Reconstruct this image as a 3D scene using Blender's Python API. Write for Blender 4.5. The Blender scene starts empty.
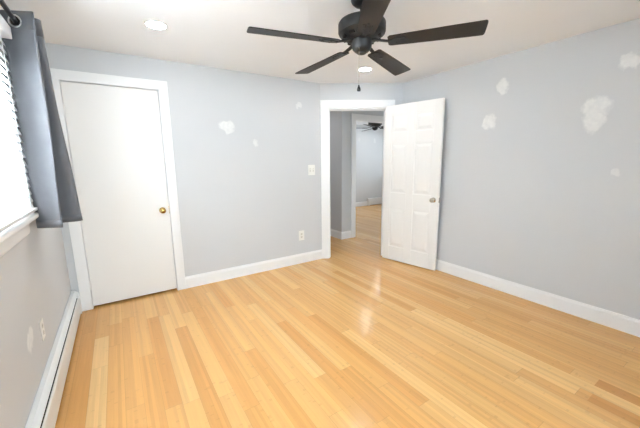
import bpy, bmesh, math, random
from mathutils import Vector, Matrix

random.seed(7)
C = bpy.context.scene.collection
S = bpy.context.scene
PI = math.pi

# ------------------------------------------------------------------ camera
cam_d = bpy.data.cameras.new('camera')
cam_d.sensor_width = 36.0
cam_d.lens = 36.0 * 307.42 / 640.0
cam_d.clip_start = 0.02
cam = bpy.data.objects.new('camera', cam_d)
C.objects.link(cam)
_r = Vector((0.83534145, -0.54958988, -0.01247469))
_u = Vector((0.10499156, 0.13722366, 0.98496012))
_f = Vector((0.5396123, 0.82408776, -0.17233091))
cam.matrix_world = Matrix(((_r.x, _u.x, -_f.x, 0.6608), (_r.y, _u.y, -_f.y, 0.0),
                           (_r.z, _u.z, -_f.z, 1.4028), (0, 0, 0, 1)))
S.camera = cam

# ------------------------------------------------------------------ world: overcast daylight
W = bpy.data.worlds.new('overcast_sky')
S.world = W
W.use_nodes = True
_bg = W.node_tree.nodes['Background']
_bg.inputs['Color'].default_value = (0.775, 0.915, 1.0, 1)
_bg.inputs['Strength'].default_value = 8.9

# ------------------------------------------------------------------ sun on the blind of the left window
_sd = bpy.data.lights.new('sun', 'SUN')
_sd.energy = 165.0
_sd.angle = 0.02
_sd.color = (0.88, 0.955, 1.0)
_so = bpy.data.objects.new('sun', _sd)
C.objects.link(_so)
_so.rotation_euler = Vector((0.92, 0.28, -0.20)).to_track_quat('-Z', 'Y').to_euler()

# ------------------------------------------------------------------ view
S.view_settings.view_transform = 'Standard'
S.view_settings.look = 'None'
S.view_settings.gamma = 1.0
S.view_settings.use_curve_mapping = False
S.view_settings.exposure = 0.84
LAMP = 75.0           # emission of the recessed lamps

# ------------------------------------------------------------------ layout numbers
H = 2.40
XL, XR = 0.19, 3.978
YB, YR0 = 3.573, -1.70
PA = Vector((3.026, 3.573, 0)); PB = Vector((3.978, 3.01, 0))
DT = (PB - PA).normalized(); DN = Vector((DT.y, -DT.x, 0)); DL = (PB - PA).length
S0, S1, DH = 0.10, 0.905, 2.088      # doorway along the diagonal wall
WT = 0.11


# ------------------------------------------------------------------ portals: help the renderer find the window openings
def portal(loc, rot, sx, sy):
    l = bpy.data.lights.new('daylight_portal', 'AREA')
    l.shape = 'RECTANGLE'; l.size = sx; l.size_y = sy
    l.cycles.is_portal = True
    o = bpy.data.objects.new('daylight_portal', l)
    o.location = loc; o.rotation_euler = rot
    C.objects.link(o)


WIN_L = (1.02, 2.32, 1.13, 2.04)      # left window opening y0 y1 z0 z1
FILL_WIN_R = (0.42, 2.30, 0.50, 2.14)      # unseen rear window, added and placed for fill light: x0 x1 z0 z1
FILL_WIN_F = (4.85, 6.65, 0.8, 2.1)        # unseen window added to light the far room: y0 y1 z0 z1
XF = 8.7
FILL_WIN_H = (3.36, 4.10, 0.25, 2.05)      # unseen window added to brighten the hall: y0 y1 z0 z1
portal((XL - 0.14, (WIN_L[0] + WIN_L[1]) / 2, (WIN_L[2] + WIN_L[3]) / 2), (0, -PI / 2, 0), WIN_L[3] - WIN_L[2], WIN_L[1] - WIN_L[0])
portal(((FILL_WIN_R[0] + FILL_WIN_R[1]) / 2, YR0 - 0.14, (FILL_WIN_R[2] + FILL_WIN_R[3]) / 2), (PI / 2, 0, 0), FILL_WIN_R[1] - FILL_WIN_R[0], FILL_WIN_R[3] - FILL_WIN_R[2])
portal((XF + 0.14, (FILL_WIN_F[0] + FILL_WIN_F[1]) / 2, (FILL_WIN_F[2] + FILL_WIN_F[3]) / 2), (0, PI / 2, 0), FILL_WIN_F[3] - FILL_WIN_F[2], FILL_WIN_F[1] - FILL_WIN_F[0])

portal((6.54, (FILL_WIN_H[0] + FILL_WIN_H[1]) / 2, (FILL_WIN_H[2] + FILL_WIN_H[3]) / 2), (0, PI / 2, 0), FILL_WIN_H[3] - FILL_WIN_H[2], FILL_WIN_H[1] - FILL_WIN_H[0])


# ------------------------------------------------------------------ materials
def srgb(r, g, b):
    def f(c):
        c /= 255.0
        return c / 12.92 if c <= 0.04045 else ((c + 0.055) / 1.055) ** 2.4
    return (f(r), f(g), f(b), 1.0)


class NT:
    """small node-tree helper"""
    def __init__(self, name):
        self.m = bpy.data.materials.new(name)
        self.m.use_nodes = True
        self.t = self.m.node_tree
        self.b = self.t.nodes['Principled BSDF']

    def n(self, kind, **kw):
        nd = self.t.nodes.new(kind)
        for k, v in kw.items():
            setattr(nd, k, v)
        return nd

    def link(self, a, b):
        self.t.links.new(a, b)

    def put(self, sock, v):
        if isinstance(v, bpy.types.NodeSocket):
            self.link(v, sock)
        else:
            sock.default_value = v

    def math(self, op, a, b=0.0, c=0.0, clamp=False):
        nd = self.n('ShaderNodeMath', operation=op)
        nd.use_clamp = clamp
        self.put(nd.inputs[0], a); self.put(nd.inputs[1], b); self.put(nd.inputs[2], c)
        return nd.outputs[0]

    def mix(self, fac, a, b, mode='MIX'):
        nd = self.n('ShaderNodeMix', data_type='RGBA', blend_type=mode)
        self.put(nd.inputs['Factor'], fac); self.put(nd.inputs['A'], a); self.put(nd.inputs['B'], b)
        return nd.outputs['Result']

    def noise(self, vec, scale, detail=2.0, rough=0.5):
        nd = self.n('ShaderNodeTexNoise')
        self.link(vec, nd.inputs['Vector'])
        nd.inputs['Scale'].default_value = scale
        nd.inputs['Detail'].default_value = detail
        nd.inputs['Roughness'].default_value = rough
        return nd

    def pos(self):
        return self.n('ShaderNodeTexCoord').outputs['Object']

    def bump(self, height, strength, dist):
        nd = self.n('ShaderNodeBump')
        nd.inputs['Strength'].default_value = strength
        nd.inputs['Distance'].default_value = dist
        self.link(height, nd.inputs['Height'])
        self.link(nd.outputs['Normal'], self.b.inputs['Normal'])


def paint(name, col, rough=0.5, bump=0.15, scale=160, spec=0.3, var=0.02):
    k = NT(name)
    p = k.pos()
    nz = k.noise(p, 3.0, 3)
    dark = tuple(c * (1 - var * 2) for c in col[:3]) + (1,)
    k.link(k.mix(nz.outputs['Fac'], dark, col), k.b.inputs['Base Color'])
    k.b.inputs['Roughness'].default_value = rough
    k.b.inputs['Specular IOR Level'].default_value = spec
    k.bump(k.noise(p, scale, 2).outputs['Fac'], bump, 0.002)
    return k.m


def metal(name, col, rough=0.3, metallic=1.0):
    k = NT(name)
    p = k.pos()
    nz = k.noise(p, 40, 2)
    k.b.inputs['Base Color'].default_value = col
    k.b.inputs['Metallic'].default_value = metallic
    k.link(k.math('MULTIPLY_ADD', nz.outputs['Fac'], 0.12, rough - 0.06), k.b.inputs['Roughness'])
    return k.m


WALLC = srgb(210, 211, 213)
PATCHC = srgb(236, 236, 235)


def wall_paint(name, axes, patches, base=WALLC):
    """matt grey wall paint with dabs of white filler at (u, v, ru, rv, weight)"""
    k = NT(name)
    p = k.pos()
    wob = k.noise(p, 9.0, 4, 0.6)
    wv = k.n('ShaderNodeVectorMath', operation='MULTIPLY_ADD')
    k.link(wob.outputs['Color'], wv.inputs[0])
    wv.inputs[1].default_value = (0.13, 0.13, 0.13)
    k.link(p, wv.inputs[2])
    sep = k.n('ShaderNodeSeparateXYZ')
    k.link(wv.outputs[0], sep.inputs[0])
    U, V = sep.outputs[axes[0]], sep.outputs[axes[1]]
    total = None
    for (u, v, ru, rv, w) in patches:
        a = k.math('DIVIDE', k.math('SUBTRACT', U, u + 0.065), ru)
        b = k.math('DIVIDE', k.math('SUBTRACT', V, v + 0.065), rv)
        d = k.math('SQRT', k.math('ADD', k.math('MULTIPLY', a, a), k.math('MULTIPLY', b, b)))
        mr = k.n('ShaderNodeMapRange')
        mr.inputs['From Min'].default_value = 1.1
        mr.inputs['From Max'].default_value = 0.75
        mr.inputs['To Max'].default_value = w
        k.link(d, mr.inputs['Value'])
        o = mr.outputs['Result']
        total = o if total is None else k.math('MAXIMUM', total, o)
    base_n = k.noise(p, 1.6, 3)
    colv = k.mix(base_n.outputs['Fac'], tuple(c * 0.975 for c in base[:3]) + (1,), base)
    if total is not None:
        fine = k.noise(p, 30, 3)
        t = k.math('MULTIPLY', total, k.math('MULTIPLY_ADD', fine.outputs['Fac'], 1.1, 0.32), clamp=True)
        colv = k.mix(t, colv, PATCHC)
    k.link(colv, k.b.inputs['Base Color'])
    k.b.inputs['Roughness'].default_value = 0.62
    k.b.inputs['Specular IOR Level'].default_value = 0.25
    k.bump(k.noise(p, 190, 2).outputs['Fac'], 0.10, 0.002)
    return k.m


def floor_material():
    k = NT('bamboo_floor')
    p = k.pos()
    sep = k.n('ShaderNodeSeparateXYZ')
    k.link(p, sep.inputs[0])
    X, Y = sep.outputs['X'], sep.outputs['Y']
    w, Lg = 0.094, 1.25
    u = k.math('DIVIDE', X, w)
    row = k.math('FLOOR', u)
    fu = k.math('FRACT', u)
    wn = k.n('ShaderNodeTexWhiteNoise', noise_dimensions='1D')
    k.link(row, wn.inputs['W'])
    v = k.math('ADD', k.math('DIVIDE', Y, Lg), k.math('MULTIPLY', wn.outputs['Value'], 7.0))
    pl = k.math('FLOOR', v)
    fv = k.math('FRACT', v)
    cid = k.n('ShaderNodeCombineXYZ')
    k.link(row, cid.inputs[0]); k.link(pl, cid.inputs[1])
    pr = k.n('ShaderNodeTexWhiteNoise', noise_dimensions='2D')
    k.link(cid.outputs[0], pr.inputs['Vector'])
    ramp = k.n('ShaderNodeValToRGB')
    e = ramp.color_ramp.elements
    e[0].position = 0.0; e[0].color = srgb(196, 139, 77)
    e[1].position = 1.0; e[1].color = srgb(231, 188, 128)
    for ps, c in ((0.05, (206, 150, 85)), (0.25, (212, 158, 92)), (0.55, (217, 166, 101)), (0.85, (222, 173, 109))):
        x = ramp.color_ramp.elements.new(ps); x.color = srgb(*c)
    fac = k.math('MULTIPLY_ADD', pr.outputs['Value'], 0.80, 0.13)
    for (rw, ya, yb, val_) in ((4, 1.65, 2.905, 0.98), (2, 0.5, 3.55, 0.16), (3, 1.2, 3.30, 0.10), (5, 1.5, 3.1, 0.35), (32, -0.76, 0.493, 0.0), (30, -0.78, 0.473, 0.02)):   # boards that stand out
        here = k.math('MULTIPLY', k.math('COMPARE', row, float(rw), 0.1),
                      k.math('MULTIPLY', k.math('GREATER_THAN', Y, ya), k.math('LESS_THAN', Y, yb)))
        fac = k.math('ADD', k.math('MULTIPLY', fac, k.math('SUBTRACT', 1.0, here)), k.math('MULTIPLY', here, val_))
    k.link(fac, ramp.inputs['Fac'])
    # bamboo strips inside each board
    su = k.math('FLOOR', k.math('MULTIPLY', u, 5.0))
    c2 = k.n('ShaderNodeCombineXYZ')
    k.link(su, c2.inputs[0]); k.link(pl, c2.inputs[1])
    sn = k.n('ShaderNodeTexWhiteNoise', noise_dimensions='2D')
    k.link(c2.outputs[0], sn.inputs['Vector'])
    # long grain, offset per board
    gv = k.n('ShaderNodeCombineXYZ')
    k.link(k.math('MULTIPLY', X, 90.0), gv.inputs[0])
    k.link(k.math('MULTIPLY', Y, 3.0), gv.inputs[1])
    k.link(k.math('MULTIPLY', pr.outputs['Value'], 30.0), gv.inputs[2])
    grain = k.noise(gv.outputs[0], 1.0, 4, 0.6)
    # bamboo knuckles: short dark bars
    kv = k.n('ShaderNodeCombineXYZ')
    k.link(su, kv.inputs[0])
    k.link(k.math('MULTIPLY', Y, 26.0), kv.inputs[1])
    k.link(sn.outputs['Value'], kv.inputs[2])
    kn = k.noise(kv.outputs[0], 1.0, 1)
    knuckle = k.math('MULTIPLY', k.math('GREATER_THAN', kn.outputs['Fac'], 0.69), 0.10)
    big = k.noise(p, 0.9, 2)
    val = k.math('ADD', 0.79, k.math('MULTIPLY', sn.outputs['Value'], 0.16))
    val = k.math('ADD', val, k.math('MULTIPLY', grain.outputs['Fac'], 0.26))
    val = k.math('SUBTRACT', val, knuckle)
    # seams
    ed = k.math('MINIMUM', fu, k.math('SUBTRACT', 1.0, fu))
    ev = k.math('MINIMUM', fv, k.math('SUBTRACT', 1.0, fv))
    seam = k.math('MAXIMUM', k.math('LESS_THAN', ed, 0.012), k.math('LESS_THAN', ev, 0.0012))
    val = k.math('SUBTRACT', val, k.math('MULTIPLY', seam, 0.20))
    hsv = k.n('ShaderNodeHueSaturation')
    hsv.inputs['Saturation'].default_value = 1.0
    k.link(val, hsv.inputs['Value'])
    k.link(ramp.outputs['Color'], hsv.inputs['Color'])
    k.link(hsv.outputs['Color'], k.b.inputs['Base Color'])
    k.link(k.math('MULTIPLY_ADD', grain.outputs['Fac'], 0.06, k.math('MULTIPLY_ADD', big.outputs['Fac'], 0.06, 0.13)), k.b.inputs['Roughness'])
    k.b.inputs['Specular IOR Level'].default_value = 0.45
    hgt = k.math('ADD', k.math('MULTIPLY', seam, -1.0), k.math('MULTIPLY', grain.outputs['Fac'], 0.12))
    k.bump(hgt, 0.25, 0.0012)
    return k.m


def fabric():
    k = NT('grey_satin_curtain')
    p = k.pos()
    wv = k.n('ShaderNodeTexWave', wave_type='BANDS', bands_direction='Z')
    k.link(p, wv.inputs['Vector']); wv.inputs['Scale'].default_value = 260
    nz = k.noise(p, 12, 3)
    k.link(k.mix(nz.outputs['Fac'], srgb(86, 87, 91), srgb(99, 100, 104)), k.b.inputs['Base Color'])
    k.b.inputs['Roughness'].default_value = 0.55
    k.b.inputs['Specular IOR Level'].default_value = 0.35
    k.b.inputs['Sheen Weight'].default_value = 0.25
    k.b.inputs['Sheen Roughness'].default_value = 0.4
    k.bump(k.math('ADD', wv.outputs['Fac'], nz.outputs['Fac']), 0.08, 0.001)
    return k.m


def slat_mat():
    k = NT('white_vinyl_slats')
    p = k.pos()
    nz = k.noise(p, 5, 2)
    k.link(k.mix(nz.outputs['Fac'], srgb(240, 240, 240), srgb(250, 250, 250)), k.b.inputs['Base Color'])
    k.b.inputs['Roughness'].default_value = 0.4
    tr = k.n('ShaderNodeBsdfTranslucent')
    tr.inputs['Color'].default_value = (0.95, 0.96, 0.97, 1)
    ms = k.n('ShaderNodeMixShader')
    ms.inputs[0].default_value = 0.6
    out = k.t.nodes['Material Output']
    k.link(k.b.outputs[0], ms.inputs[1]); k.link(tr.outputs[0], ms.inputs[2])
    k.link(ms.outputs[0], out.inputs['Surface'])
    return k.m


def glass_mat():
    k = NT('window_glass')
    t = k.t
    tr = k.n('ShaderNodeBsdfTransparent')
    gl = k.n('ShaderNodeBsdfGlossy'); gl.inputs['Roughness'].default_value = 0.02
    fr = k.n('ShaderNodeFresnel'); fr.inputs['IOR'].default_value = 1.45
    ms = k.n('ShaderNodeMixShader')
    k.link(fr.outputs[0], ms.inputs[0]); k.link(tr.outputs[0], ms.inputs[1]); k.link(gl.outputs[0], ms.inputs[2])
    k.link(ms.outputs[0], t.nodes['Material Output'].inputs['Surface'])
    return k.m


def lamp_mat():
    k = NT('lamp_diffuser')
    k.b.inputs['Base Color'].default_value = (1, 1, 1, 1)
    k.b.inputs['Emission Color'].default_value = (0.98, 0.99, 1.0, 1)
    k.b.inputs['Emission Strength'].default_value = LAMP
    return k.m


def blade_mat():
    k = NT('dark_espresso_blade')
    p = k.pos()
    sep = k.n('ShaderNodeSeparateXYZ'); k.link(p, sep.inputs[0])
    cv = k.n('ShaderNodeCombineXYZ')
    k.link(k.math('MULTIPLY', sep.outputs[0], 4.0), cv.inputs[0])
    k.link(k.math('MULTIPLY', sep.outputs[1], 120.0), cv.inputs[1])
    nz = k.noise(cv.outputs[0], 1.0, 3)
    k.link(k.mix(nz.outputs['Fac'], srgb(30, 27, 25), srgb(44, 39, 35)), k.b.inputs['Base Color'])
    k.b.inputs['Roughness'].default_value = 0.5
    k.b.inputs['Specular IOR Level'].default_value = 0.3
    return k.m


M = dict(
    trim=paint('white_trim_gloss', srgb(243, 243, 243), 0.35, 0.05, 90, 0.45, 0.01),
    door=paint('white_door_paint', srgb(242, 240, 237), 0.4, 0.06, 90, 0.4, 0.01),
    ceil=paint('ceiling_paint', srgb(245, 246, 248), 0.8, 0.25, 35, 0.2, 0.015),
    wallplain=wall_paint('grey_wall_paint', (0, 2), []),
    floor=floor_material(),
    heater=paint('heater_enamel', srgb(240, 240, 238), 0.35, 0.03, 60, 0.45, 0.01),
    dark=paint('dark_slot', srgb(38, 35, 33), 0.7, 0.1, 60, 0.2, 0.1),
    plate=paint('ivory_plastic', srgb(240, 239, 235), 0.35, 0.02, 60, 0.5, 0.01),
    slot=paint('plastic_slot_grey', srgb(216, 213, 206), 0.4, 0.02, 60, 0.4, 0.02),
    brass=metal('polished_brass', srgb(205, 170, 105), 0.22),
    nickel=metal('satin_nickel', srgb(188, 182, 172), 0.28),
    black=metal('black_iron', srgb(26, 27, 29), 0.5, 0.2),
    rod=metal('black_rod', srgb(34, 33, 33), 0.35, 0.4),
    ring=metal('chrome_grommet', srgb(225, 226, 228), 0.25),
    fabric=fabric(), slat=slat_mat(), glass=glass_mat(), lamp=lamp_mat(), blade=blade_mat(),
    socket=paint('socket_slot_grey', srgb(150, 146, 140), 0.5, 0.02, 60, 0.3, 0.02),
    headrail=paint('white_headrail', srgb(243, 243, 243), 0.35, 0.02, 60, 0.4, 0.01),
    finger=metal('heater_fins', srgb(120, 118, 115), 0.5),
)


# ------------------------------------------------------------------ mesh helpers
def NB():
    return bmesh.new()


def box(bm, x0, x1, y0, y1, z0, z1, mx=None):
    vs = [Vector((x, y, z)) for z in (z0, z1) for y in (y0, y1) for x in (x0, x1)]
    if mx is not None:
        vs = [mx @ v for v in vs]
    v = [bm.verts.new(c) for c in vs]
    for f in ((0, 2, 3, 1), (4, 5, 7, 6), (0, 1, 5, 4), (2, 6, 7, 3), (0, 4, 6, 2), (1, 3, 7, 5)):
        bm.faces.new([v[i] for i in f])


def prism(bm, poly, z0, z1, mx=None):
    """poly in xy, extruded in z"""
    lo = [Vector((p[0], p[1], z0)) for p in poly]
    hi = [Vector((p[0], p[1], z1)) for p in poly]
    if mx is not None:
        lo = [mx @ v for v in lo]; hi = [mx @ v for v in hi]
    a = [bm.verts.new(v) for v in lo]; b = [bm.verts.new(v) for v in hi]
    n = len(poly)
    bm.faces.new(a[::-1]); bm.faces.new(b)
    for i in range(n):
        j = (i + 1) % n
        bm.faces.new((a[i], a[j], b[j], b[i]))


def sweep_profile(bm, prof, p0, p1, out, up=Vector((0, 0, 1))):
    """closed profile [(distance out, height)] carried straight from p0 to p1"""
    p0, p1, out = Vector(p0), Vector(p1), Vector(out).normalized()
    a = [bm.verts.new(p0 + out * d + up * h) for d, h in prof]
    b = [bm.verts.new(p1 + out * d + up * h) for d, h in prof]
    n = len(prof)
    bm.faces.new(a[::-1]); bm.faces.new(b)
    for i in range(n):
        j = (i + 1) % n
        bm.faces.new((a[i], a[j], b[j], b[i]))


def lathe(bm, prof, n=32, mx=None):
    rings = []
    for r, z in prof:
        if r < 1e-6:
            v = Vector((0, 0, z))
            rings.append([bm.verts.new(mx @ v if mx is not None else v)])
        else:
            ring = []
            for i in range(n):
                a = 2 * PI * i / n
                v = Vector((r * math.cos(a), r * math.sin(a), z))
                ring.append(bm.verts.new(mx @ v if mx is not None else v))
            rings.append(ring)
    for A, B in zip(rings, rings[1:]):
        if len(A) == 1 and len(B) == 1:
            continue
        for i in range(n):
            j = (i + 1) % n
            if len(A) == 1:
                bm.faces.new((A[0], B[j], B[i]))
            elif len(B) == 1:
                bm.faces.new((A[i], A[j], B[0]))
            else:
                bm.faces.new((A[i], A[j], B[j], B[i]))
    if len(rings[0]) > 1:
        bm.faces.new(rings[0][::-1])
    if len(rings[-1]) > 1:
        bm.faces.new(rings[-1])


def tube(bm, pts, r, n=10):
    pts = [Vector(p) for p in pts]
    rings = []
    for i, p in enumerate(pts):
        d = (pts[min(i + 1, len(pts) - 1)] - pts[max(i - 1, 0)]).normalized()
        ref = Vector((0, 0, 1)) if abs(d.z) < 0.9 else Vector((1, 0, 0))
        s = d.cross(ref).normalized(); u = s.cross(d)
        rings.append([bm.verts.new(p + s * r * math.cos(2 * PI * k / n) + u * r * math.sin(2 * PI * k / n)) for k in range(n)])
    for A, B in zip(rings, rings[1:]):
        for i in range(n):
            j = (i + 1) % n
            bm.faces.new((A[i], A[j], B[j], B[i]))
    bm.faces.new(rings[0][::-1]); bm.faces.new(rings[-1])


def torus(bm, R, r, mx, n=24, k=10):
    g = []
    for i in range(n):
        a = 2 * PI * i / n
        row = []
        for j in range(k):
            b = 2 * PI * j / k
            row.append(bm.verts.new(mx @ Vector(((R + r * math.cos(b)) * math.cos(a), (R + r * math.cos(b)) * math.sin(a), r * math.sin(b)))))
        g.append(row)
    for i in range(n):
        for j in range(k):
            bm.faces.new((g[i][j], g[(i + 1) % n][j], g[(i + 1) % n][(j + 1) % k], g[i][(j + 1) % k]))


def obj(name, bm, mat, parent=None, bevel=0.0, smooth=False, loc=None, rot=None):
    bmesh.ops.recalc_face_normals(bm, faces=bm.faces)
    me = bpy.data.meshes.new(name)
    bm.to_mesh(me); bm.free()
    if smooth:
        me.polygons.foreach_set('use_smooth', [True] * len(me.polygons))
        me.set_sharp_from_angle(angle=math.radians(38))
    me.materials.append(mat)
    o = bpy.data.objects.new(name, me)
    C.objects.link(o)
    if parent is not None:
        o.parent = parent
    if loc is not None:
        o.location = loc
    if rot is not None:
        o.rotation_euler = rot
    if bevel:
        md = o.modifiers.new('edge', 'BEVEL')
        md.width = bevel; md.segments = 2; md.limit_method = 'ANGLE'; md.angle_limit = math.radians(40)
    return o


def tag(o, label, cat, group=None, kind=None):
    o['label'] = label; o['category'] = cat
    if group:
        o['group'] = group
    if kind:
        o['kind'] = kind
    return o


def thing(name, label, cat, loc=(0, 0, 0), rz=0.0, group=None, kind=None):
    o = bpy.data.objects.new(name, None)
    o.empty_display_size = 0.1
    C.objects.link(o)
    o.location = loc; o.rotation_euler = (0, 0, rz)
    return tag(o, label, cat, group, kind)


def dup(root, loc, rz, label):
    r = root.copy(); C.objects.link(r)
    r.location = loc; r.rotation_euler = (0, 0, rz); r['label'] = label
    for ch in list(root.children):
        c = ch.copy(); C.objects.link(c); c.parent = r
        for g in list(ch.children):
            d = g.copy(); C.objects.link(d); d.parent = c
    return r


def frame_mx(origin, ex, ey, ez):
    o, ex, ey, ez = Vector(origin), Vector(ex), Vector(ey), Vector(ez)
    return Matrix(((ex.x, ey.x, ez.x, o.x), (ex.y, ey.y, ez.y, o.y), (ex.z, ey.z, ez.z, o.z), (0, 0, 0, 1)))


# ================================================================== THE SHELL
bm = NB(); box(bm, -0.2, XF + 0.3, YR0 - 0.3, 7.5, -0.12, 0.0)
tag(obj('floor', bm, M['floor']), 'honey coloured bamboo strip floor running through the room and hall', 'floor', kind='structure')
bm = NB(); box(bm, -0.2, XF + 0.3, YR0 - 0.3, 7.5, H, H + 0.12)
tag(obj('ceiling', bm, M['ceil']), 'white painted ceiling above the empty room', 'ceiling', kind='structure')

LEFT_P = [(2.09, 0.49, 0.075, 0.055, 1.0)]
BACK_P = [(1.76, 1.80, 0.09, 0.055, 0.9), (1.775, 1.765, 0.055, 0.06, 0.8), (2.09, 1.615, 0.035, 0.055, 0.6), (2.70, 2.09, 0.035, 0.04, 0.7)]
RIGHT_P = [(1.705, 2.11, 0.055, 0.075, 1.0), (1.815, 1.77, 0.065, 0.08, 0.9),
           (0.940, 1.81, 0.100, 0.075, 0.85), (0.955, 1.69, 0.068, 0.105, 0.85),
           (0.775, 2.10, 0.065, 0.062, 0.9), (0.76, 1.27, 0.03, 0.035, 0.5)]
y0, y1, z0, z1 = WIN_L
bm = NB()
box(bm, XL - 0.14, XL, YR0, y0, 0, H); box(bm, XL - 0.14, XL, y1, YB + 0.11, 0, H)
box(bm, XL - 0.14, XL, y0, y1, 0, z0); box(bm, XL - 0.14, XL, y0, y1, z1, H)
tag(obj('wall_left', bm, wall_paint('left_wall_paint', (1, 2), LEFT_P)), 'pale grey wall on the left under and around the window', 'wall', kind='structure')

CD0, CD1, CDH = 0.320, 1.108, 2.125    # closet door opening
bm = NB()
box(bm, XL, CD0, YB, YB + 0.11, 0, H); box(bm, CD1, PA.x, YB, YB + 0.11, 0, H); box(bm, CD0, CD1, YB, YB + 0.11, CDH, H)
pa2 = PA - DN * WT
prism(bm, [(PA.x, YB), (pa2.x, pa2.y), (pa2.x - 0.06, YB + 0.11), (PA.x, YB + 0.11)], 0, H)
tag(obj('wall_back', bm, wall_paint('back_wall_paint', (0, 2), BACK_P)), 'pale grey back wall with the flush closet door and small filler dabs', 'wall', kind='structure')

bm = NB()
box(bm, XR, XR + 0.11, YR0, PB.y, 0, H)
pb2 = PB - DN * WT
prism(bm, [(PB.x, PB.y), (PB.x + 0.11, PB.y), (PB.x + 0.11, pb2.y + 0.02), (pb2.x, pb2.y)], 0, H)
tag(obj('wall_right', bm, wall_paint('right_wall_paint', (1, 2), RIGHT_P)), 'pale grey right wall with five large white filler patches', 'wall', kind='structure')


def diag_poly(s0, s1, d0=0.0, d1=WT):
    return [tuple((PA + DT * s - DN * d)[:2]) for s, d in ((s0, d0), (s1, d0), (s1, d1), (s0, d1))]


bm = NB()
prism(bm, diag_poly(0, S0), 0, H); prism(bm, diag_poly(S1, DL), 0, H); prism(bm, diag_poly(S0, S1), DH, H)
tag(obj('wall_corner', bm, M['wallplain']), 'short angled grey wall across the corner, holding the doorway', 'wall', kind='structure')

x0, x1, z0, z1 = FILL_WIN_R
bm = NB()
box(bm, XL - 0.14, x0, YR0 - 0.14, YR0, 0, H); box(bm, x1, XR + 0.11, YR0 - 0.14, YR0, 0, H)
box(bm, x0, x1, YR0 - 0.14, YR0, 0, z0); box(bm, x0, x1, YR0 - 0.14, YR0, z1, H)
tag(obj('wall_rear', bm, M['wallplain']), 'grey wall behind the viewer with the added wide window', 'wall', kind='structure')

# ---- hall and far room
XH, YH = 3.916, 4.27           # free corner of the hall wall
FD0, FD1, FDH = 4.215, 5.12, 2.09
bm = NB(); box(bm, XH, XH + 0.11, YH, 7.1, 0, H)
box(bm, XH + 0.11, FD0, YH, YH + 0.11, 0, H); box(bm, FD1, 6.5, YH, YH + 0.11, 0, H); box(bm, FD0, FD1, YH, YH + 0.11, FDH, H)
box(bm, 6.5, XF, YH, YH + 0.11, 0, H)
tag(obj('wall_hall', bm, M['wallplain']), 'grey hall wall turning a corner beyond the doorway', 'wall', kind='structure')
bm = NB(); box(bm, 2.3, XH, 6.0, 6.1, 0, H); box(bm, 2.3, 2.4, YB + 0.11, 6.0, 0, H)
box(bm, XR + 0.11, 6.5, 3.08, 3.18, 0, H)
y0, y1, z0, z1 = FILL_WIN_H
box(bm, 6.4, 6.5, 3.18, y0, 0, H); box(bm, 6.4, 6.5, y1, YH, 0, H)
box(bm, 6.4, 6.5, y0, y1, 0, z0); box(bm, 6.4, 6.5, y0, y1, z1, H)
tag(obj('wall_hall_end', bm, M['wallplain']), 'grey walls closing the ends of the hall', 'wall', kind='structure')
FAR_P = [(6.72, 1.98, 0.045, 0.06, 0.3), (7.33, 1.96, 0.05, 0.07, 0.45)]
bm = NB(); box(bm, XH, XF + 0.14, 7.1, 7.2, 0, H)
tag(obj('wall_far', bm, wall_paint('far_wall_paint', (0, 2), FAR_P)), 'pale grey far wall of the room seen through the doorway', 'wall', kind='structure')
y0, y1, z0, z1 = FILL_WIN_F
bm = NB()
box(bm, XF, XF + 0.14, YH, y0, 0, H); box(bm, XF, XF + 0.14, y1, 7.1, 0, H)
box(bm, XF, XF + 0.14, y0, y1, 0, z0); box(bm, XF, XF + 0.14, y0, y1, z1, H)
tag(obj('wall_far_right', bm, M['wallplain']), 'far room side wall with an added window, hidden by the open door', 'wall', kind='structure')

# ---- closet lining behind the flush door
bm = NB(); box(bm, 0.2, 1.3, YB + 0.60, YB + 0.65, 0, H); box(bm, 0.15, 0.2, YB + 0.11, YB + 0.6, 0, H); box(bm, 1.3, 1.35, YB + 0.11, YB + 0.65, 0, H)
tag(obj('wall_closet', bm, M['wallplain']), 'inside walls of the closet behind the flush white door', 'wall', kind='structure')

# ---- baseboards
BBH = 0.135
BB = [(0, 0), (0.015, 0), (0.015, BBH - 0.028), (0.012, BBH - 0.018), (0.007, BBH - 0.010), (0.006, BBH), (0, BBH)]


def baseboard(name, runs, label):
    bm = NB()
    for p0, p1, out in runs:
        sweep_profile(bm, BB, p0, p1, out)
    return tag(obj(name, bm, M['trim']), label, 'baseboard', kind='structure')


CW = 0.092    # casing width
baseboard('baseboard_back', [((CD1 + 0.072, YB, 0), (PA.x + 0.005, YB, 0), (0, -1, 0))], 'tall white baseboard along the back wall between the two doors')
baseboard('baseboard_right', [((XR, YR0, 0), (XR, PB.y - 0.02, 0), (-1, 0, 0))], 'tall white baseboard along the right wall')
baseboard('baseboard_hall', [((XH, YH - 0.014, 0), (XH, 6.0, 0), (-1, 0, 0)), ((XH - 0.014, YH, 0), (FD0 - CW, YH, 0), (0, -1, 0))], 'white baseboard round the hall wall corner')
baseboard('baseboard_far', [((XH + 0.11, 7.1, 0), (7.06, 7.1, 0), (0, -1, 0))], 'white baseboard on the far room wall left of the heater')
baseboard('baseboard_rear', [((XL, YR0, 0), (XR, YR0, 0), (0, 1, 0))], 'white baseboard behind the viewer')


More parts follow.
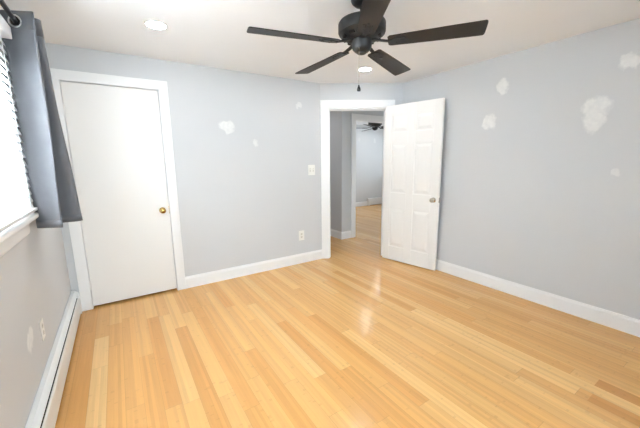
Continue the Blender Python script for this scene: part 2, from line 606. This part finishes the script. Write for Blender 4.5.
# ---- casings and jambs
def casing(name, mx, w0, w1, h, label, depth, cw=CW, th=0.018, left=True, jo=0.0):
    """mx: local x along the wall, y out of the wall into the room"""
    bm = NB()
    if left:
        box(bm, w0 - cw, w0 + 0.0, 0, th, 0, h, mx)
    box(bm, w1, w1 + cw, 0, th, 0, h, mx)
    box(bm, w0 - (cw if left else 0), w1 + cw, 0, th, h, h + cw, mx)
    o = obj(name, bm, M['trim'], bevel=0.003)
    tag(o, label, 'door frame', kind='structure')
    bm = NB()
    j = 0.016
    w0, w1, h = w0 - jo, w1 + jo, h + jo        # the casing laps over the jamb
    box(bm, w0, w0 + j, -depth, 0.004, 0, h, mx); box(bm, w1 - j, w1, -depth, 0.004, 0, h, mx)
    box(bm, w0 + j, w1 - j, -depth, 0.004, h - j, h, mx)
    obj('jamb', bm, M['trim'], o)
    return o


MXB = frame_mx((0, YB, 0), (1, 0, 0), (0, -1, 0), (0, 0, 1))
casing('trim_1', MXB, CD0 + 0.014, CD1 - 0.014, CDH - 0.014, 'flat white casing around the flush closet door', 0.11, cw=0.086, jo=0.014)
MXD = frame_mx(PA, DT, DN, (0, 0, 1))
o = casing('trim_2', MXD, S0, S1, DH, 'flat white casing around the open corner doorway', WT + 0.002, cw=0.1)
bm = NB()
stop = 0.012
box(bm, S0 + 0.016, S0 + 0.028, -0.075, -0.04, 0, DH - 0.016, MXD); box(bm, S1 - 0.028, S1 - 0.016, -0.075, -0.04, 0, DH - 0.016, MXD)
box(bm, S0 + 0.028, S1 - 0.028, -0.075, -0.04, DH - 0.028, DH - 0.016, MXD)
obj('door_stop', bm, M['trim'], o)
MXH = frame_mx((0, YH, 0), (1, 0, 0), (0, -1, 0), (0, 0, 1))
casing('trim_3', MXH, FD0, FD1, FDH, 'white casing around the far room opening across the hall', 0.11)


# ================================================================== DOORS
def knob(parent, mx, mat):
    bm = NB()
    lathe(bm, [(0.0, 0.0), (0.032, 0.0), (0.032, 0.004), (0.026, 0.009), (0.013, 0.011), (0.011, 0.026), (0.018, 0.032), (0.026, 0.040),
               (0.0285, 0.049), (0.027, 0.057), (0.020, 0.064), (0.009, 0.067), (0, 0.0675)], 28, mx)
    return obj('door_knob', bm, mat, parent, smooth=True)


# closet door: a flat slab set just behind the casing face
d1 = thing('door_1', 'flat white flush closet door with round brass knob, closed', 'door', (CD0, YB, 0), kind='structure')
g = 0.019
bm = NB(); box(bm, g, CD1 - CD0 - g, 0.004, 0.039, 0.022, CDH - 0.021)
leaf = obj('door_leaf', bm, M['door'], d1, bevel=0.002)
knob(d1, frame_mx((CD1 - CD0 - 0.082, 0.004, 0.905), (1, 0, 0), (0, 0, 1), (0, -1, 0)), M['brass'])['label'] = 'polished brass door knob'
for hz in (0.24, 1.86):
    bm = NB()
    tube(bm, [(g - 0.001, -0.004, hz - 0.045), (g - 0.001, -0.004, hz + 0.045)], 0.007, 10)
    box(bm, g + 0.002, g + 0.030, 0.001, 0.0045, hz - 0.044, hz + 0.044)
    obj('hinge', bm, M['door'], d1, smooth=True)
bm = NB(); box(bm, CD1 - CD0 - g - 0.002, CD1 - CD0 - g + 0.0015, 0.002, 0.03, 0.865, 0.945)
obj('latch_plate', bm, M['brass'], d1)

# six-panel door, opened back towards the right wall
ang = math.radians(-79.3)
DW, DZ0, DZ1, DTH = 0.79, 0.012, 2.092, 0.035
d2 = thing('door_2', 'white six-panel door standing open towards the right wall', 'door', (3.738, 3.078, 0), ang, kind='structure')
# local x: along the leaf; local -y faces the left wall (seen side), +y the right wall
DHt = DZ1 - DZ0


def fz(fr):
    return DZ1 - fr * DHt


cols = [(0.105, 0.345), (0.445, 0.685)]
rows = [(0.062, 0.165), (0.235, 0.545), (0.645, 0.905)]
bm = NB()
box(bm, 0, DW, 0.012, DTH - 0.012, DZ0, DZ1)
for (ya, yb) in ((0.0, 0.012), (DTH - 0.012, DTH)):
    box(bm, 0, cols[0][0], ya, yb, DZ0, DZ1); box(bm, cols[1][1], DW, ya, yb, DZ0, DZ1)
    box(bm, cols[0][1], cols[1][0], ya, yb, DZ0, DZ1)
    for (ca, cb) in cols:
        edges = [0.0] + [v for r in rows for v in r] + [1.0]
        for i in range(0, len(edges), 2):
            box(bm, ca, cb, ya, yb, fz(edges[i + 1]), fz(edges[i]))
leaf2 = obj('door_leaf', bm, M['door'], d2, bevel=0.003)
for (ca, cb) in cols:
    for (ra, rb) in rows:
        bm = NB()
        za, zb = fz(rb), fz(ra)
        i0, i1 = 0.016, 0.050
        for side in (0, 1):
            yo, yi = ((0.0119, 0.003) if side == 0 else (DTH - 0.0119, DTH - 0.003))
            A = [bm.verts.new((x, yo, z)) for x, z in ((ca + i0, za + i0), (cb - i0, za + i0), (cb - i0, zb - i0), (ca + i0, zb - i0))]
            B = [bm.verts.new((x, yi, z)) for x, z in ((ca + i1, za + i1), (cb - i1, za + i1), (cb - i1, zb - i1), (ca + i1, zb - i1))]
            bm.faces.new(B)
            for i in range(4):
                bm.faces.new((A[i], A[(i + 1) % 4], B[(i + 1) % 4], B[i]))
            bm.faces.new(A[::-1])
        obj('raised_panel', bm, M['door'], d2)
kx = DW - 0.062
knob(d2, frame_mx((kx, 0.0, 0.905), (1, 0, 0), (0, 0, 1), (0, -1, 0)), M['nickel'])['label'] = 'satin nickel door knob on the seen side'
kb = NB()
lathe(kb, [(0, 0), (0.032, 0), (0.032, 0.004), (0.014, 0.010), (0.012, 0.022), (0.024, 0.032), (0.026, 0.042), (0.016, 0.050), (0, 0.052)], 24,
      frame_mx((kx, DTH, 0.905), (1, 0, 0), (0, 0, -1), (0, 1, 0)))
obj('door_knob', kb, M['nickel'], d2, smooth=True)
bm = NB(); box(bm, DW - 0.0005, DW + 0.0015, 0.006, 0.029, 0.875, 0.935)
box(bm, DW, DW + 0.010, 0.011, 0.024, 0.896, 0.914)
obj('latch_plate', bm, M['nickel'], d2)
for hz in (0.25, 1.05, 1.85):
    bm = NB(); tube(bm, [(-0.006, DTH + 0.002, hz - 0.045), (-0.006, DTH + 0.002, hz + 0.045)], 0.007, 10)
    box(bm, -0.002, 0.001, 0.004, DTH, hz - 0.045, hz + 0.045)
    obj('hinge', bm, M['nickel'], d2, smooth=True)

# ================================================================== WINDOWS


def window(name, mx, w, h, label, mull=1):
    """mx: x along, y towards outside, z up, origin at the opening's lower corner on the room face"""
    root = thing(name, label, 'window', kind='structure')
    bm = NB()
    f = 0.045
    box(bm, 0, f, 0.03, 0.12, 0, h, mx); box(bm, w - f, w, 0.03, 0.12, 0, h, mx)
    box(bm, f, w - f, 0.03, 0.12, 0, f, mx); box(bm, f, w - f, 0.03, 0.12, h - f, h, mx)
    obj('window_frame', bm, M['trim'], root)
    for i in range(mull):
        xa = f + (w - 2 * f) * i / mull; xb = f + (w - 2 * f) * (i + 1) / mull
        for (za, zb, yy) in ((f, h / 2 + 0.02, 0.055), (h / 2 - 0.02, h - f, 0.085)):
            bm = NB(); s = 0.035
            box(bm, xa, xa + s, yy, yy + 0.028, za, zb, mx); box(bm, xb - s, xb, yy, yy + 0.028, za, zb, mx)
            box(bm, xa + s, xb - s, yy, yy + 0.028, za, za + s, mx); box(bm, xa + s, xb - s, yy, yy + 0.028, zb - s, zb, mx)
            sash = obj('sash', bm, M['trim'], root)
            bm = NB()
            box(bm, xa + s, xb - s, yy + 0.012, yy + 0.016, za + s, zb - s, mx)
            obj('glass_pane', bm, M['glass'], sash)
    return root


y0, y1, z0, z1 = WIN_L
w1 = window('window_1', frame_mx((XL, y0, z0), (0, 1, 0), (-1, 0, 0), (0, 0, 1)), y1 - y0, z1 - z0, 'white window in the left wall behind the blind')
bm = NB()
cz = z0 - 0.005
for (a, b, c, d) in ((y0 - 0.06, y0, cz, z1 + 0.06), (y1, y1 + 0.055, cz, z1 + 0.06), (y0, y1, z1, z1 + 0.06)):
    box(bm, XL, XL + 0.018, a, b, c, d)
obj('window_casing', bm, M['trim'], w1, bevel=0.003)
bm = NB(); box(bm, XL - 0.03, XL + 0.068, y0 - 0.085, y1 + 0.062, cz - 0.030, cz - 0.0005)
obj('window_sill', bm, M['trim'], w1, bevel=0.008)
bm = NB(); sweep_profile(bm, [(0, 0), (0.014, 0), (0.020, 0.012), (0.022, 0.06), (0.045, 0.082), (0.045, 0.0885), (0, 0.0885)],
                         (XL, y0 - 0.065, cz - 0.119), (XL, y1 + 0.050, cz - 0.119), (1, 0, 0))
obj('window_apron', bm, M['trim'], w1)
x0, x1, z0, z1 = FILL_WIN_R
window('fill_window_2', frame_mx((x0, YR0, z0), (1, 0, 0), (0, -1, 0), (0, 0, 1)), x1 - x0, z1 - z0, 'wide white window added behind the viewer for fill light', 3)
y0, y1, z0, z1 = FILL_WIN_F
window('fill_window_3', frame_mx((XF, y0, z0), (0, 1, 0), (1, 0, 0), (0, 0, 1)), y1 - y0, z1 - z0, 'unseen window added to light the far room beyond the doorway', 2)

y0, y1, z0, z1 = FILL_WIN_H
window('fill_window_4', frame_mx((6.4, y0, z0), (0, 1, 0), (1, 0, 0), (0, 0, 1)), y1 - y0, z1 - z0, 'tall window added to light the hall, hidden by the open door')

# ================================================================== BLIND on the left window
y0, y1, z0, z1 = WIN_L
BY0, BY1 = y0 - 0.04, y1 + 0.055
bl = thing('window_blind', 'white horizontal slatted blind covering the window on the left', 'blind', (XL + 0.018, (BY0 + BY1) / 2, z1))
ox, oy, oz = bl.location
bm = NB(); box(bm, XL + 0.019 - ox, XL + 0.085 - ox, BY0 - oy, BY1 - oy, 2.055 - oz, 2.118 - oz)
obj('headrail', bm, M['headrail'], bl, bevel=0.004)
bm = NB()
tilt = math.radians(67); sw = 0.0255
zz = 2.034
while zz > 1.172:
    ctr = Vector((XL + 0.045, 0, zz))
    for k in range(4):      # slightly crowned slat
        pts = []
        for t in (k / 4, (k + 1) / 4):
            s = (t - 0.5) * 2 * sw
            crown = 0.003 * (1 - (2 * t - 1) ** 2)
            pts.append((ctr.x + s * math.cos(tilt) + crown * math.sin(tilt), ctr.z - s * math.sin(tilt) + crown * math.cos(tilt)))
        (xa, za), (xb, zb) = pts
        vs = [bm.verts.new((x - ox, y - oy, z - oz)) for x, y, z in ((xa, BY0 + 0.008, za), (xb, BY0 + 0.008, zb), (xb, BY1 - 0.008, zb), (xa, BY1 - 0.008, za))]
        bm.faces.new(vs)
    zz -= 0.041
bmesh.ops.remove_doubles(bm, verts=bm.verts, dist=1e-5)
so = obj('slats', bm, M['slat'], bl, smooth=True)
md = so.modifiers.new('thick', 'SOLIDIFY'); md.thickness = 0.0012
bm = NB(); box(bm, XL + 0.022 - ox, XL + 0.070 - ox, BY0 + 0.008 - oy, BY1 - 0.008 - oy, 1.139 - oz, 1.157 - oz)
obj('bottom_rail', bm, M['headrail'], bl, bevel=0.003)
for yy in (y0 + 0.12, (y0 + y1) / 2, y1 - 0.10):
    bm = NB()
    for xx in (XL + 0.021, XL + 0.069):
        tube(bm, [(xx - ox, yy - oy, 1.15 - oz), (xx - ox, yy - oy, 2.06 - oz)], 0.0009, 6)
    obj('ladder_cord', bm, M['headrail'], bl)

# ================================================================== CURTAIN ROD and CURTAIN
RX, RZ = 0.292, 2.160
rod = thing('curtain_rod', 'thin black curtain rod above the left window', 'curtain rod', (RX, 1.7, RZ))
bm = NB(); tube(bm, [(0, -0.95, 0), (0, 1.10, 0)], 0.0115, 16)
obj('pole', bm, M['rod'], rod, smooth=True)
for yy, sgn in ((-0.95, -1), (1.10, 1)):
    bm = NB(); lathe(bm, [(0, -0.004), (0.011, 0), (0.012, 0.012), (0.009, 0.018), (0.020, 0.032), (0.022, 0.045), (0.014, 0.058), (0, 0.062)], 18,
                     frame_mx((0, yy, 0), (1, 0, 0), (0, 0, -sgn), (0, sgn, 0)))
    obj('finial', bm, M['rod'], rod, smooth=True)
for yy in (-0.86, 1.06):
    bm = NB(); box(bm, XL - RX, XL - RX + 0.005, yy - 0.012, yy + 0.012, -0.045, 0.03)
    tube(bm, [(XL - RX + 0.003, yy, -0.008), (-0.005, yy, -0.012)], 0.005, 8)
    box(bm, -0.011, 0.011, yy - 0.006, yy + 0.006, -0.014, -0.008)
    obj('bracket', bm, M['rod'], rod)

TOP = [(0.212, 2.475), (0.232, 2.436), (0.292, 2.407), (0.345, 2.382), (0.372, 2.369), (0.372, 2.384), (0.345, 2.412), (0.292, 2.446),
       (0.250, 2.470), (0.240, 2.476), (0.250, 2.482), (0.292, 2.478), (0.345, 2.466), (0.378, 2.468), (0.389, 2.495), (0.370, 2.545),
       (0.292, 2.622), (0.240, 2.650), (0.232, 2.672), (0.250, 2.690), (0.292, 2.700), (0.330, 2.712)]
BOT = [(0.225, 2.480), (0.236, 2.436), (0.282, 2.411), (0.325, 2.388), (0.352, 2.374), (0.353, 2.394), (0.335, 2.440), (0.292, 2.500),
       (0.262, 2.535), (0.262, 2.558), (0.290, 2.570), (0.340, 2.572), (0.395, 2.572), (0.425, 2.580), (0.436, 2.600), (0.408, 2.640),
       (0.330, 2.672), (0.270, 2.700), (0.258, 2.724), (0.280, 2.742), (0.320, 2.752), (0.360, 2.765)]


def catmull(pts, sub=5):
    out = []
    n = len(pts)
    for i in range(n - 1):
        p0 = Vector(pts[max(i - 1, 0)]); p1 = Vector(pts[i]); p2 = Vector(pts[i + 1]); p3 = Vector(pts[min(i + 2, n - 1)])
        for k in range(sub):
            t = k / sub
            out.append(0.5 * ((2 * p1) + (p2 - p0) * t + (2 * p0 - 5 * p1 + 4 * p2 - p3) * t * t + (3 * p1 - p0 - 3 * p2 + p3) * t ** 3))
    out.append(Vector(pts[-1]))
    return out


ct, cb_ = catmull(TOP), catmull(BOT)
cur = thing('curtain', 'grey satin grommet curtain hanging in folds at the right end of the left window', 'curtain', (RX, 2.5, 1.02))
CZ0, CZ1, NR = 1.022, 2.212, 26
bm = NB()
grid = []
for r in range(NR + 1):
    t = r / NR                       # 0 top, 1 bottom
    e = t ** 1.2
    z = CZ1 + (CZ0 - CZ1) * t
    row = []
    for i, (a, b) in enumerate(zip(ct, cb_)):
        q = a.lerp(b, e)
        wob = 0.004 * math.sin(7 * t + i * 0.21) * math.sin(PI * t)
        row.append(bm.verts.new((q.x + wob - RX, q.y + wob * 0.6 - 2.5, z - 1.02)))
    grid.append(row)
for r in range(NR):
    for i in range(len(ct) - 1):
        bm.faces.new((grid[r][i], grid[r][i + 1], grid[r + 1][i + 1], grid[r + 1][i]))
co = obj('curtain_panel', bm, M['fabric'], cur, smooth=True)
co.data.polygons.foreach_set('use_smooth', [True] * len(co.data.polygons))
md = co.modifiers.new('thick', 'SOLIDIFY'); md.thickness = 0.002; md.offset = 0
# stitched hems: a doubled band along top and bottom
for (ra, rb) in ((0, 2), (NR - 1, NR)):
    bm = NB(); prev = None
    for i, (a, b) in enumerate(zip(ct, cb_)):
        colv = []
        for t in ((ra / NR, rb / NR) if ra == 0 else (ra / NR, 1.0)):
            e = t ** 1.2
            q = a.lerp(b, e)
            colv.append(bm.verts.new((q.x - RX, q.y - 2.5, CZ1 + (CZ0 - CZ1) * t - 1.02)))
        if prev:
            bm.faces.new((prev[0], colv[0], colv[1], prev[1]))
        prev = colv
    h = obj('hem', bm, M['fabric'], cur, smooth=True)
    md = h.modifiers.new('thick', 'SOLIDIFY'); md.thickness = 0.0042; md.offset = 0
for i in (2, 7, 11, 16, 20):
    q = Vector(TOP[i])
    tn = (Vector(TOP[i + 1]) - Vector(TOP[i - 1])).normalized()
    nx = Vector((tn.y, -tn.x, 0)); tx = Vector((tn.x, tn.y, 0))
    bm = NB()
    mx = frame_mx((q.x - RX, q.y - 2.5, RZ - 1.02), tx, (0, 0, 1), nx)
    torus(bm, 0.0290, 0.0062, mx, 28, 8)
    obj('grommet', bm, M['ring'], cur, smooth=True)
    bm = NB(); lathe(bm, [(0.0, -0.0029), (0.0255, -0.0029), (0.0255, 0.0029), (0.0, 0.0029)], 24, mx)
    obj('grommet_dark_disc', bm, M['dark'], cur)  # solid dark disc, its colour stands in for the shaded hole

# ================================================================== BASEBOARD HEATERS


def heater(label, loc, rz, L, group=None):
    """local x along the wall, y out of the wall"""
    r = thing('baseboard_heater', label, 'heater', loc, rz, group)
    bm = NB()
    sweep_profile(bm, [(0, 0.03), (0.004, 0.03), (0.004, 0.222), (0.026, 0.222), (0.0505, 0.200), (0.0505, 0.194), (0.025, 0.216), (0, 0.216)],
                  (0, 0, 0), (L, 0, 0), (0, 1, 0))
    obj('back_cover', bm, M['heater'], r)
    bm = NB()
    sweep_profile(bm, [(0.052, 0.028), (0.057, 0.024), (0.058, 0.16), (0.053, 0.176), (0.050, 0.176), (0.054, 0.16), (0.054, 0.03)],
                  (0, 0, 0), (L, 0, 0), (0, 1, 0))
    obj('front_panel', bm, M['heater'], r)
    bm = NB()
    box(bm, 0.03, L - 0.03, 0.008, 0.047, 0.05, 0.165)
    obj('fin_core', bm, M['dark'], r)
    for xx in (-0.006, L - 0.055):
        bm = NB()
        sweep_profile(bm, [(0.0005, 0.004), (0.061, 0.004), (0.061, 0.168), (0.053, 0.203), (0.027, 0.226), (0.0005, 0.226)],
                      (xx, 0, 0), (xx + 0.061, 0, 0), (0, 1, 0))
        obj('end_cap', bm, M['heater'], r, bevel=0.003)
    return r


# left wall: local x -> -Y (from the corner towards the viewer), local y -> +X
heater('long white baseboard heater on the floor along the left wall under the window', (XL, YB - 0.022, 0), -PI / 2, 4.9, 'baseboard heaters')
heater('white baseboard heater low on the far room wall beyond the doorway', (8.6, 7.1, 0), PI, 1.53, 'baseboard heaters')

# ================================================================== SWITCH and OUTLETS


def plate_bm(w, h):
    bm = NB(); box(bm, -w / 2, w / 2, 0, 0.005, -h / 2, h / 2)
    return bm


sw_ = thing('light_switch', 'white double light switch plate on the back wall left of the doorway', 'light switch', (2.873, YB, 1.274), PI)
obj('cover_plate', plate_bm(0.108, 0.138), M['plate'], sw_, bevel=0.0025)
for xx in (-0.024, 0.024):
    bm = NB(); box(bm, xx - 0.010, xx + 0.010, 0.0045, 0.0065, -0.022, 0.022)
    t = obj('toggle_frame', bm, M['slot'], sw_)
    bm = NB(); box(bm, xx - 0.005, xx + 0.005, 0.005, 0.019, 0.000, 0.012)
    obj('toggle', bm, M['plate'], t, bevel=0.001)
    for zz in (-0.048, 0.048):
        bm = NB(); lathe(bm, [(0, 0.0045), (0.0035, 0.0045), (0.003, 0.0062), (0, 0.0064)], 12, frame_mx((xx, 0, zz), (1, 0, 0), (0, 0, 1), (0, 1, 0)))
        obj('screw', bm, M['plate'], sw_)


def outlet(label, loc, rz, w=0.075, h=0.12):
    r = thing('wall_outlet', label, 'outlet', loc, rz, 'white wall outlets')
    obj('cover_plate', plate_bm(w, h), M['plate'], r, bevel=0.0025)
    for zz in (-0.021, 0.021):
        bm = NB()
        prism(bm, [(0.0165 * math.cos(a) * 1.0, 0.0145 * math.sin(a)) for a in [2 * PI * i / 20 for i in range(20)]], 0.0045, 0.0066,
              frame_mx((0, 0, zz), (1, 0, 0), (0, 0, 1), (0, 1, 0)))
        s = obj('receptacle', bm, M['slot'], r)
        bm = NB()
        for sx in (-0.006, 0.006):
            box(bm, sx - 0.001, sx + 0.001, 0.0064, 0.007, zz - 0.002, zz + 0.007)
        box(bm, -0.002, 0.002, 0.0064, 0.007, zz - 0.009, zz - 0.005)
        obj('slots', bm, M['socket'], s)
    bm = NB(); lathe(bm, [(0, 0.0045), (0.0032, 0.0045), (0.003, 0.006), (0, 0.0062)], 12, frame_mx((0, 0, 0), (1, 0, 0), (0, 0, 1), (0, 1, 0)))
    obj('screw', bm, M['plate'], r)
    return r


outlet('white wall outlet low on the back wall below the light switch', (2.692, YB, 0.390), PI, 0.085, 0.135)
outlet('white wall outlet on the left wall just above the long baseboard heater', (XL, 2.34, 0.425), -PI / 2)

# ================================================================== RECESSED LIGHTS


def downlight(label, x, y, r=0.078):
    d = thing('recessed_light', label, 'ceiling light', (x, y, H), 0, 'recessed ceiling lights')
    bm = NB(); lathe(bm, [(r - 0.014, -0.002), (r - 0.012, -0.007), (r - 0.003, -0.006), (r, -0.0005), (r, 0.0), (r - 0.014, 0.0)], 40)
    obj('trim_ring', bm, M['trim'], d, smooth=True)
    bm = NB(); lathe(bm, [(0, -0.0045), (r - 0.0142, -0.0040), (r - 0.0142, -0.0005), (0, -0.0005)], 40)
    obj('diffuser', bm, M['lamp'], d)
    return d


downlight('round lit recessed ceiling light above the flush closet door', 1.019, 2.715)
downlight('round lit recessed ceiling light seen just beyond the fan hub', 3.104, 2.776)
downlight('small lit ceiling light in the far room beside its fan', 6.93, 6.35)


downlight('lit far room ceiling light above the fan blades, seen as a streak on the floor', 5.22, 5.06)
downlight('ceiling light added to brighten the hall, hidden behind the angled corner wall', 3.25, 4.85)  # unseen lamp, put in to lift the dark hall wall


# ================================================================== CEILING FANS
def make_fan(label, loc, a0, chain=True, tilt=(0, 0)):
    r = thing('ceiling_fan', label, 'ceiling fan', loc, 0, 'black ceiling fans')
    r.rotation_euler = (tilt[0], tilt[1], 0)       # hangs a touch out of true on its ball joint
    # local z = 0 is the blade height; ceiling at +0.27
    top = H - loc[2]
    bm = NB(); lathe(bm, [(0, top + 0.004), (0.070, top + 0.004), (0.070, top - 0.012), (0.064, top - 0.024), (0.046, top - 0.040), (0.022, top - 0.045), (0, top - 0.045)], 36)
    obj('canopy', bm, M['black'], r, smooth=True)
    bm = NB(); tube(bm, [(0, 0, top - 0.040), (0, 0, 0.150)], 0.013, 16)
    obj('downrod', bm, M['black'], r, smooth=True)
    bm = NB(); lathe(bm, [(0, 0.152), (0.028, 0.152), (0.034, 0.143), (0.118, 0.139), (0.142, 0.131), (0.150, 0.119), (0.150, 0.072), (0.146, 0.062),
                          (0.134, 0.058), (0.128, 0.050), (0.104, 0.032), (0.070, 0.024), (0, 0.024)], 48)
    mh = obj('motor_housing', bm, M['black'], r, smooth=True)
    for i in range(10):
        a = 2 * PI * (i + 0.5) / 10
        bm = NB()
        box(bm, 0.104, 0.123, -0.018, 0.018, 0.034, 0.055, Matrix.Rotation(a, 4, 'Z'))
        obj('vent', bm, M['dark'], mh)
    bm = NB(); lathe(bm, [(0, 0.028), (0.056, 0.028), (0.066, 0.022), (0.067, 0.012), (0.064, 0.006), (0.063, -0.014), (0.058, -0.030), (0.042, -0.046), (0.030, -0.050), (0.028, -0.056), (0.012, -0.058), (0, -0.058)], 36)
    obj('switch_housing', bm, M['black'], r, smooth=True)
    for i in range(5):
        a = a0 - i * 2 * PI / 5
        R = Matrix.Rotation(a, 4, 'Z')
        P = R @ Matrix.Rotation(math.radians(-10.6), 4, 'X')       # pitch about the blade's own axis
        # blade: local x radial
        r0, r1 = 0.165, 0.714
        up = [(r0, 0.040), (r0 + 0.012, 0.050), (0.30, 0.056), (0.50, 0.063), (0.67, 0.068), (0.705, 0.068), (r1 - 0.001, 0.062)]
        dn = [(r1 + 0.002, 0.050), (r1 + 0.003, 0.0), (r1 + 0.002, -0.050), (r1 - 0.001, -0.062), (0.705, -0.068), (0.67, -0.067), (0.50, -0.063), (0.30, -0.056), (r0 + 0.012, -0.050), (r0, -0.040)]
        bm = NB(); prism(bm, [(x, y) for x, y in up + dn][::-1], -0.003, 0.003)
        b = obj('blade', bm, M['blade'], r, bevel=0.0012)
        b.matrix_local = P
        bm = NB()
        # iron: flat plate under the blade root and a curved arm to the hub
        prism(bm, [(0.165, -0.012), (0.205, -0.030), (0.265, -0.030), (0.275, -0.020), (0.235, -0.008), (0.290, -0.006), (0.290, 0.006),
                   (0.235, 0.008), (0.275, 0.020), (0.265, 0.030), (0.205, 0.030), (0.165, 0.012)], -0.0085, -0.0035, P)
        arm = [(0.058, 0.018, 0.015), (0.085, 0.018, 0.013), (0.115, 0.010, 0.012), (0.150, 0.002, 0.012), (0.185, -0.004, 0.013)]
        prev = None
        for (x, z, hw) in arm:
            ring = [bm.verts.new(R @ Vector((x, y, z + dz))) for y, dz in ((-hw, -0.004), (hw, -0.004), (hw, 0.004), (-hw, 0.004))]
            if prev:
                for q in range(4):
                    bm.faces.new((prev[q], prev[(q + 1) % 4], ring[(q + 1) % 4], ring[q]))
            else:
                bm.faces.new(ring[::-1])
            prev = ring
        bm.faces.new(prev)
        for (sx, sy) in ((0.215, -0.018), (0.215, 0.018), (0.262, 0.0)):
            lathe(bm, [(0, -0.0115), (0.004, -0.0105), (0.005, -0.0085), (0, -0.0085)], 10, P @ Matrix.Translation((sx, sy, 0)))
        obj('blade_iron', bm, M['black'], r)
    if chain:
        cx, cy = -0.045, -0.027
        bm = NB()
        tube(bm, [(cx, cy, -0.018), (cx, cy, -0.262)], 0.0011, 6)
        for k in range(46):
            lathe(bm, [(0, 0.0018), (0.0018, 0), (0, -0.0018)], 6, Matrix.Translation((cx, cy, -0.034 - k * 0.005)))
        ch = obj('pull_chain', bm, M['nickel'], r)
        bm = NB(); lathe(bm, [(0, -0.222), (0.004, -0.224), (0.0055, -0.232), (0.011, -0.246), (0.0125, -0.254), (0.010, -0.262), (0, -0.265)], 18, Matrix.Translation((cx, cy, -0.036)))
        obj('pendant', bm, M['black'], ch, smooth=True)
    return r


make_fan('black five-blade ceiling fan with pull chain, hanging in the middle of the room', (2.061, 1.625, 2.13), 2.876, tilt=(-0.028, 0.022))
make_fan('small distant black ceiling fan seen through the doorway in the far room', (5.55, 5.20, 2.095), 2.45, False)
